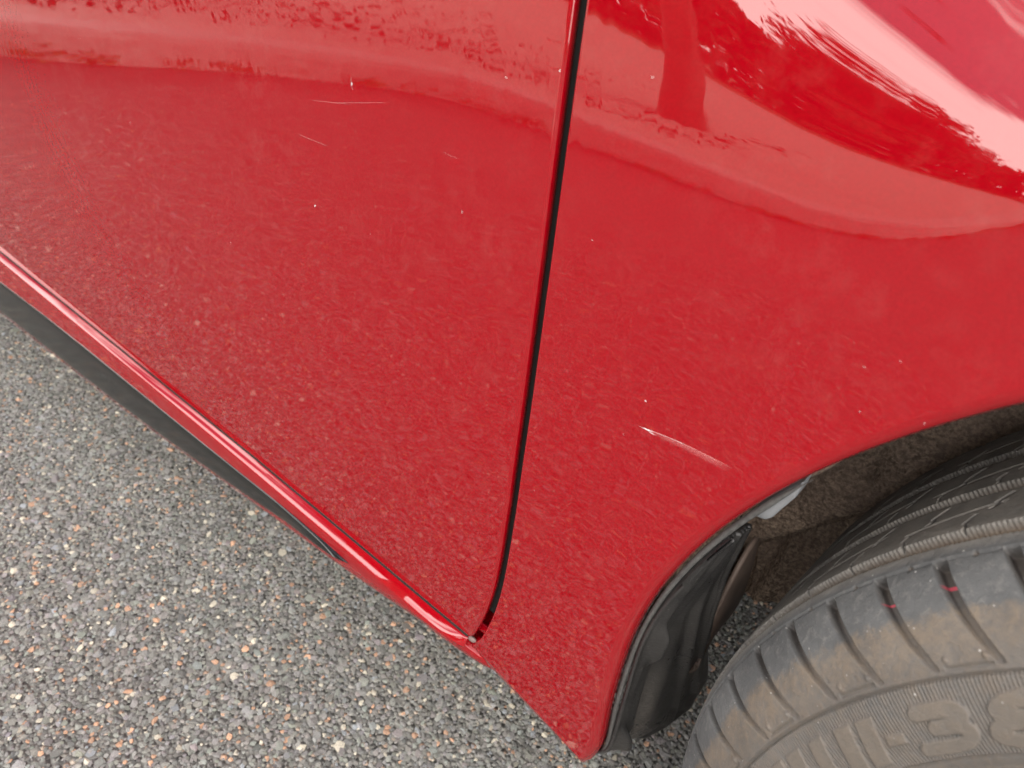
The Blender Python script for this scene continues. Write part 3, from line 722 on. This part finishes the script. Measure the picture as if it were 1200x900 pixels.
CHIPS = [(-0.1709, 0.5082), (0.0725, 0.4982), (0.0658, 0.4738), (-0.139, 0.5886), (0.1797, 0.5501), (0.1638, 0.5683), (-0.3882, 0.4988), (-0.5461, 0.4859), (-0.007, 0.6267), (-0.0356, 0.6165), (0.1583, 0.5427), (-0.1214, 0.5088), (-0.0532, 0.5469), (0.0194, 0.4024), (0.0263, 0.5616), (0.0372, 0.6343), (0.1533, 0.5606), (-0.5647, 0.4363), (-0.2694, 0.4453), (-0.4469, 0.5449)]
for i, (x, z) in enumerate(CHIPS):
    s_ = .0006 if i % 3 else .0010
    a = rng.uniform(0, 6.28); scratch((x - s_ * math.cos(a), z - s_ * math.sin(a)), (x + s_ * math.cos(a), z + s_ * math.sin(a)), s_ * 1.1, front_door if x < 0 else wing_o, 'chip', 6, 4, i in (0, 1, 3, 8))
for (a, b, wd_) in (((-.1851, .5485), (-.158, .5495), .0006), ((-.1578, .5739), (-.1103, .5864), .0004), ((-.1391, .5921), (-.1375, .5855), .0012), ((-.0689, .5731), (-.0589, .5727), .0005), ((-.1727, .5714), (-.14, .5777), .0004)):
    scratch(a, b, wd_, front_door, 'line', 24, 3)

# ------------------------------------------------------------------ ground: asphalt with exposed chippings
def make_asphalt():
    m, n, l, b = mat('asphalt')
    tc = n.new('ShaderNodeTexCoord').outputs['Object']
    vo = node(n, 'ShaderNodeTexVoronoi', i_Scale=200); l.new(tc, vo.inputs['Vector'])
    sep = n.new('ShaderNodeSeparateColor'); l.new(vo.outputs['Color'], sep.inputs[0])
    c = ramp(n, l, sep.outputs[0], [(0, (.07, .071, .07)), (.25, (.135, .137, .133)), (.6, (.22, .22, .21)), (.88, (.30, .295, .27)), (.95, (.46, .29, .20)), (1, (.52, .48, .41))])
    c = mixc(n, l, ramp(n, l, vo.outputs['Distance'], [(.35, (0, 0, 0)), (.8, (1, 1, 1))]), c, (.13, .128, .12))
    big = noise(n, l, 1.5, 4, .6, tc)
    c = mixc(n, l, ramp(n, l, big, [(.35, (0, 0, 0)), (.7, (.25,) * 3)]), c, (.10, .095, .085))
    l.new(c, b.inputs['Base Color']); b.inputs['Roughness'].default_value = .85
    l.new(bump(n, l, vo.outputs['Distance'], -.006), b.inputs['Normal']); return m
ASPH = make_asphalt()
mb = MB(); mb.grid(np.array([[(x, y, 0) for y in (-400, -20, -3, 1, 3, 20, 400)] for x in (-400, -20, -3, 0, 3, 20, 400)]), flip=False)
road = mb.build('road', ASPH, smooth=False); tag(road, 'grey asphalt with exposed stone chippings under the car', 'road', kind='structure')
# chippings near the camera, each a faceted stone bedded in the binder
def chippings(x0, x1, y0, y1, sp, sf):
    bm = bmesh.new(); bmesh.ops.create_icosphere(bm, subdivisions=1, radius=1)
    base = np.array([v.co[:] for v in bm.verts]); faces = np.array([[v.index for v in f.verts] for f in bm.faces if f.normal.z > -.75]); bm.free()
    tmpl = np.stack([base * (1 + .28 * rng.standard_normal((12, 1))) for _ in range(40)])
    tmpl = np.clip(tmpl, -1.2, 1.2)
    gx_, gy_ = np.meshgrid(np.arange(x0, x1, sp), np.arange(y0, y1, sp * .866), indexing='ij')
    gx_ = gx_ + (np.arange(gx_.shape[1]) % 2)[None] * sp * .5
    px = gx_.ravel() + rng.uniform(-.42, .42, gx_.size) * sp; py = gy_.ravel() + rng.uniform(-.42, .42, gx_.size) * sp
    k = len(px)
    sz = np.clip(rng.lognormal(math.log(.0028 * sf), .40, k), .0013, .0072 * sf)
    an = rng.uniform(0, 2 * np.pi, k); st = rng.uniform(.65, 1.0, k); hz = rng.uniform(.45, .75, k)
    ti = rng.normal(0, .25, (k, 2))
    V = tmpl[rng.integers(0, 40, k)] * np.stack([np.ones(k), st, hz], 1)[:, None] * sz[:, None, None]
    c, s_ = np.cos(an)[:, None], np.sin(an)[:, None]
    X = V[..., 0] * c - V[..., 1] * s_; Y = V[..., 0] * s_ + V[..., 1] * c; Z = V[..., 2] + ti[:, :1] * X + ti[:, 1:] * Y
    top = Z.max(1); Z = np.minimum(Z, top[:, None] * .62); top = Z.max(1); Z = Z - top[:, None] + (.0009 + rng.normal(0, .00045, k) + .0004 * (sz / .003))[:, None]
    V = np.stack([X + px[:, None], Y + py[:, None], Z], -1)
    F = faces[None] + (np.arange(k) * 12)[:, None, None]
    mb = MB(); mb.v = [V.reshape(-1, 3)]; mb.f = [F.reshape(-1, 3)]; mb.n = k * 12
    g = rng.beta(2.6, 2.6, k)[:, None] * .24 + .105
    colr = g * np.array([1., 1.0, .955]) * (1 + rng.normal(0, .035, (k, 3)))
    u_ = rng.random(k); big = sz > .0026
    o_ = (u_ < .045); colr[o_] = np.array([.52, .31, .20]) * rng.uniform(.7, 1.25, (o_.sum(), 1))
    o_ = (u_ > .955); colr[o_] = np.array([.54, .50, .41]) * rng.uniform(.7, 1.3, (o_.sum(), 1))
    o_ = (u_ > .90) & (u_ < .925); colr[o_] = np.array([.27, .295, .32]) * rng.uniform(.7, 1.2, (o_.sum(), 1))
    o_ = (u_ > .60) & (u_ < .70); colr[o_] *= .62
    cc = np.concatenate([np.clip(colr, .02, .8), np.ones((k, 1))], 1)
    return mb, np.repeat(cc, 12, 0)
def make_stone():
    m, n, l, b = mat('stone_chipping')
    c = attr(n, 'tone').outputs['Color']; tc = n.new('ShaderNodeTexCoord').outputs['Object']
    f = noise(n, l, 900, 3, .7, tc)
    l.new(mixc(n, l, ramp(n, l, f, [(.35, (.45,) * 3), (.6, (0,) * 3)]), c, (.13, .128, .12)), b.inputs['Base Color'])
    b.inputs['Roughness'].default_value = .75; l.new(bump(n, l, f, .0006), b.inputs['Normal']); return m
mb, cc = chippings(-1.35, .50, -.40, .12, .0046, .82)
for bb in ((-.10, .50, .12, .60, .0046, .82), (-1.95, .4, -1.25, -.40, .0058, 1.0), (-1.95, -1.35, -.40, .05, .0058, 1.0)):
    m2, c2 = chippings(*bb); mb.v += m2.v; mb.f += [f + mb.n for f in m2.f]; mb.n += m2.n; cc = np.concatenate([cc, c2])
st = mb.build('asphalt_chippings', make_stone(), smooth=False); cattr(st, 'tone', cc)
tag(st, 'grey and orange stone chippings bedded in the asphalt', 'chippings', kind='stuff')

# ------------------------------------------------------------------ what the paint mirrors: kerb, verge, hedge, trees
KP = np.array([(-6, -.45), (-4, -.42), (-3.0, -.42), (-2.55, -.50), (-2.33, -.62), (-2.23, -.80), (-2.14, -1.02), (-2.04, -1.27), (-1.89, -1.51), (-1.70, -1.74), (-1.50, -1.90), (-1.25, -1.97), (-.92, -1.99), (-.68, -2.06), (-.52, -2.16), (-.41, -2.27), (-.33, -2.46), (-.29, -2.9), (-.29, -3.6), (-.30, -4.6), (-.30, -7)])
kt = np.r_[0, np.cumsum(np.hypot(*np.diff(KP, axis=0).T))]
kerb_at = lambda s: np.stack([np.interp(s, kt, KP[:, 0]), np.interp(s, kt, KP[:, 1])], -1)
ks = np.linspace(0, kt[-1], 400); KC = kerb_at(ks)
kk = np.exp(-(np.arange(-12, 13) / 5.) ** 2 / 2); kk /= kk.sum()
KC = np.stack([np.convolve(np.pad(KC[:, i], 12, mode='reflect', reflect_type='odd'), kk, 'valid') for i in (0, 1)], 1)
Tn = np.gradient(KC, axis=0); Tn /= np.linalg.norm(Tn, axis=1)[:, None]; Nn = np.stack([Tn[:, 1], -Tn[:, 0]], 1)   # away from the road
VERGE = None
def make_verge():
    m, n, l, b = mat('pale_gravel_verge')
    tc = n.new('ShaderNodeTexCoord').outputs['Object']
    a = noise(n, l, 9, 6, .7, tc); f = noise(n, l, 70, 4, .7, tc); g = noise(n, l, .8, 3, .5, tc)
    c = ramp(n, l, a, [(.25, (.30, .26, .21)), (.40, (.58, .51, .43)), (.7, (.72, .64, .54))])
    c = mixc(n, l, ramp(n, l, f, [(.3, (.6,) * 3), (.5, (0,) * 3)]), c, (.16, .15, .12))
    l.new(c, b.inputs['Base Color']); b.inputs['Roughness'].default_value = .9
    l.new(bump(n, l, f, .01), b.inputs['Normal']); return m
CONC = simple('pale_concrete', (.56, .51, .45), .85, nscale=25, var=.22, bd=.004)
ring_ = [(*(a + b_ * .13), .112) for a, b_ in zip(KC[::2], Nn[::2])] + [(-.5, -11, .112), (-14, -11, .112), (-14, -.6, .112)]
from mathutils.geometry import tessellate_polygon
mb = MB(); mb.poly(ring_, [t_ for t_ in tessellate_polygon([[Vector(q_) for q_ in ring_]])])
pv = mb.build('verge', make_verge(), smooth=False); tag(pv, 'pale gravel verge behind the kerb', 'verge', kind='structure')
kerb = empty('kerb', (0, 0, 0)); tag(kerb, 'pale concrete kerb between the asphalt and the verge', 'kerb', kind='structure')
step = 26
for i in range(0, 400 - step, step):
    j = slice(i, i + step + 1); C = KC[j].copy(); N2 = Nn[j]; T2 = Tn[j]
    C[0] += T2[0] * .0015; C[-1] -= T2[-1] * .0015
    hz = rng.normal(0, .002)
    prof_ = [(0, -.05), (0, .085), (.008, .104), (.022, .112), (.128, .114), (.134, .108), (.134, -.05)]
    mb = MB(); G = np.stack([np.c_[C + N2 * o_, np.full(len(C), z_ + hz)] for o_, z_ in prof_], 1); mb.grid(G)
    mb.poly(G[0], [tuple(range(7))]); mb.poly(G[-1], [tuple(range(6, -1, -1))]); mb.build('kerb_stone', CONC, kerb, smooth=False)
def leaf_mass(name, m, pts, size, parent=None, seed=0, up=.3):
    g = np.random.default_rng(seed); k = len(pts)
    a = g.standard_normal((k, 3)); a /= np.linalg.norm(a, axis=1)[:, None]; b_ = g.standard_normal((k, 3)); b_[:, 2] += up
    c_ = np.cross(a, b_); c_ /= np.linalg.norm(c_, axis=1)[:, None]; d_ = np.cross(c_, a)
    s_ = (size * g.uniform(.5, 1.4, k))[:, None]
    V = np.stack([pts - a * s_, pts + c_ * s_ * .5, pts + a * s_ + d_ * s_ * .25, pts - c_ * s_ * .5], 1)
    mb = MB(); mb.v = [V.reshape(-1, 3)]; mb.f = [np.arange(4 * k).reshape(-1, 4)]; mb.n = 4 * k
    return mb.build(name, m, parent, smooth=False)
def leafmat(name, c):
    m, n, l, b = mat(name); tc = n.new('ShaderNodeTexCoord').outputs['Object']
    f = noise(n, l, 3, 4, .7, tc)
    l.new(ramp(n, l, f, [(.3, tuple(x * .6 for x in c)), (.7, tuple(x * 1.5 for x in c))]), b.inputs['Base Color']); b.inputs['Roughness'].default_value = .6
    return m
GREEN = leafmat('dark_foliage', (.035, .055, .02)); WEED = leafmat('weed_green', (.13, .14, .04)); DEAD = leafmat('fallen_leaf_brown', (.07, .045, .03))
BARK = simple('tree_bark', (.13, .095, .07), .9, nscale=18, var=.4, bd=.02)
# weeds rooted in the joint at the foot of the kerb
k = 3000; i = rng.integers(100, 360, k); clump = (np.sin(i * .9) + np.sin(i * .37 + 1) + rng.normal(0, .5, k)) > .3
i = i[clump]; h_ = np.abs(rng.normal(0, .018, len(i))) * np.where(KC[i, 0] < -1.25, 1., .2)
pts = np.c_[KC[i] - Nn[i] * np.abs(rng.normal(0, .022, len(i)))[:, None] + Tn[i] * rng.normal(0, .02, len(i))[:, None], h_ + .008]
wd_ = leaf_mass('weeds', WEED, pts, .011, seed=3, up=1); tag(wd_, 'green weeds growing along the foot of the kerb', 'weeds', kind='stuff')
i = rng.integers(100, 205, 1500); o_ = .24 + rng.gamma(1.8, .5, 1500)
pts = np.c_[KC[i] + Nn[i] * o_[:, None] + Tn[i] * rng.normal(0, .05, 1500)[:, None], np.full(1500, .120)]
lv = leaf_mass('fallen_leaves', DEAD, pts, .017, seed=4); tag(lv, 'brown fallen leaves scattered over the verge', 'leaves', kind='stuff')
# lawn beyond the gravel
GRASS = simple('lawn_grass', (.20, .20, .11), .9, nscale=30, var=.5, bd=.03)
mb = MB(); mb.grid(np.array([[(x, y, .06 + .02 * math.sin(x * .7 + y)) for y in np.linspace(-11, -60, 30)] for x in np.linspace(-60, 60, 60)]), flip=True)
tag(mb.build('lawn', GRASS), 'dull green lawn beyond the gravel verge', 'lawn', kind='structure')
# hedge
k = 48000; hx = rng.uniform(-40, 30, k); top = 3.0 + .5 * np.sin(hx * .35) + .35 * np.sin(hx * .9 + 2)
hz = rng.random(k) ** .7 * top; hy = -16 + rng.normal(0, .55, k) + .02 * hx
hd = leaf_mass('hedge', GREEN, np.c_[hx, hy, hz], .20, seed=5); tag(hd, 'long dark green hedge beyond the lawn', 'hedge')
def tree(x, y, h, cr, label, trunk_r=.16, seed=1, k=9000, low=.35):
    g = np.random.default_rng(seed); t = empty('tree', (x, y, .05)); tag(t, label, 'tree', 'trees beyond the verge')
    mb = MB(); zz = np.linspace(0, h * .75, 14); px = np.c_[x + .15 * np.sin(zz * .7 + seed), y + .12 * np.cos(zz * .9 + seed) - .12, zz + .05]
    mb.tube(px, trunk_r * (1 - .8 * zz / zz[-1]) + .01 + trunk_r * .5 * np.exp(-zz / .2), 12)
    cs = []
    for q in range(9):
        z0 = h * g.uniform(low, .7); a = g.uniform(0, 6.28); L = cr * g.uniform(.6, 1); e = np.array([x + L * math.cos(a), y + L * math.sin(a), z0 + L * g.uniform(.2, .7)])
        s0 = np.array([np.interp(z0, px[:, 2], px[:, 0]), np.interp(z0, px[:, 2], px[:, 1]), z0]); tt_ = np.linspace(0, 1, 6)[:, None]
        mb.tube(s0 + (e - s0) * tt_ + np.array([0, 0, .2]) * tt_ * (1 - tt_), np.linspace(.3, .08, 6) * trunk_r, 6); cs.append(e)
    mb.build('trunk', BARK, t, loc=(x, y, .05))
    cs += [np.array([x, y, h * .8])] + [np.array([x, y, h * .65]) + g.normal(0, cr * .45, 3) for _ in range(14)]
    cs = np.array(cs); pts = cs[g.integers(0, len(cs), k)] + g.normal(0, cr * .2, (k, 3))
    pts = pts[pts[:, 2] > h * low * .8]
    o = leaf_mass('crown', GREEN, pts, .11, seed=seed); o.parent = t; o.location = -t.location
    return t
tree(-11, -17.5, 6.5, 2.4, 'tall rounded tree behind the left end of the hedge', seed=11)
tree(-5.5, -19, 3.9, 1.6, 'small tree behind the middle of the hedge', seed=12)
tree(6.5, -18, 7.0, 2.6, 'tall broad tree behind the hedge nearest the road', seed=13)
tree(-1.62, -2.85, 4.6, 1.0, 'slim young tree added on the gravel verge for its dark upright reflection', trunk_r=.105, seed=21, k=3500, low=.62)  # added tree: its trunk gives the dark upright mirrored in the wing
tree(-20, -19, 7.5, 3.0, 'large spreading tree at the far left beyond the lawn', seed=14)
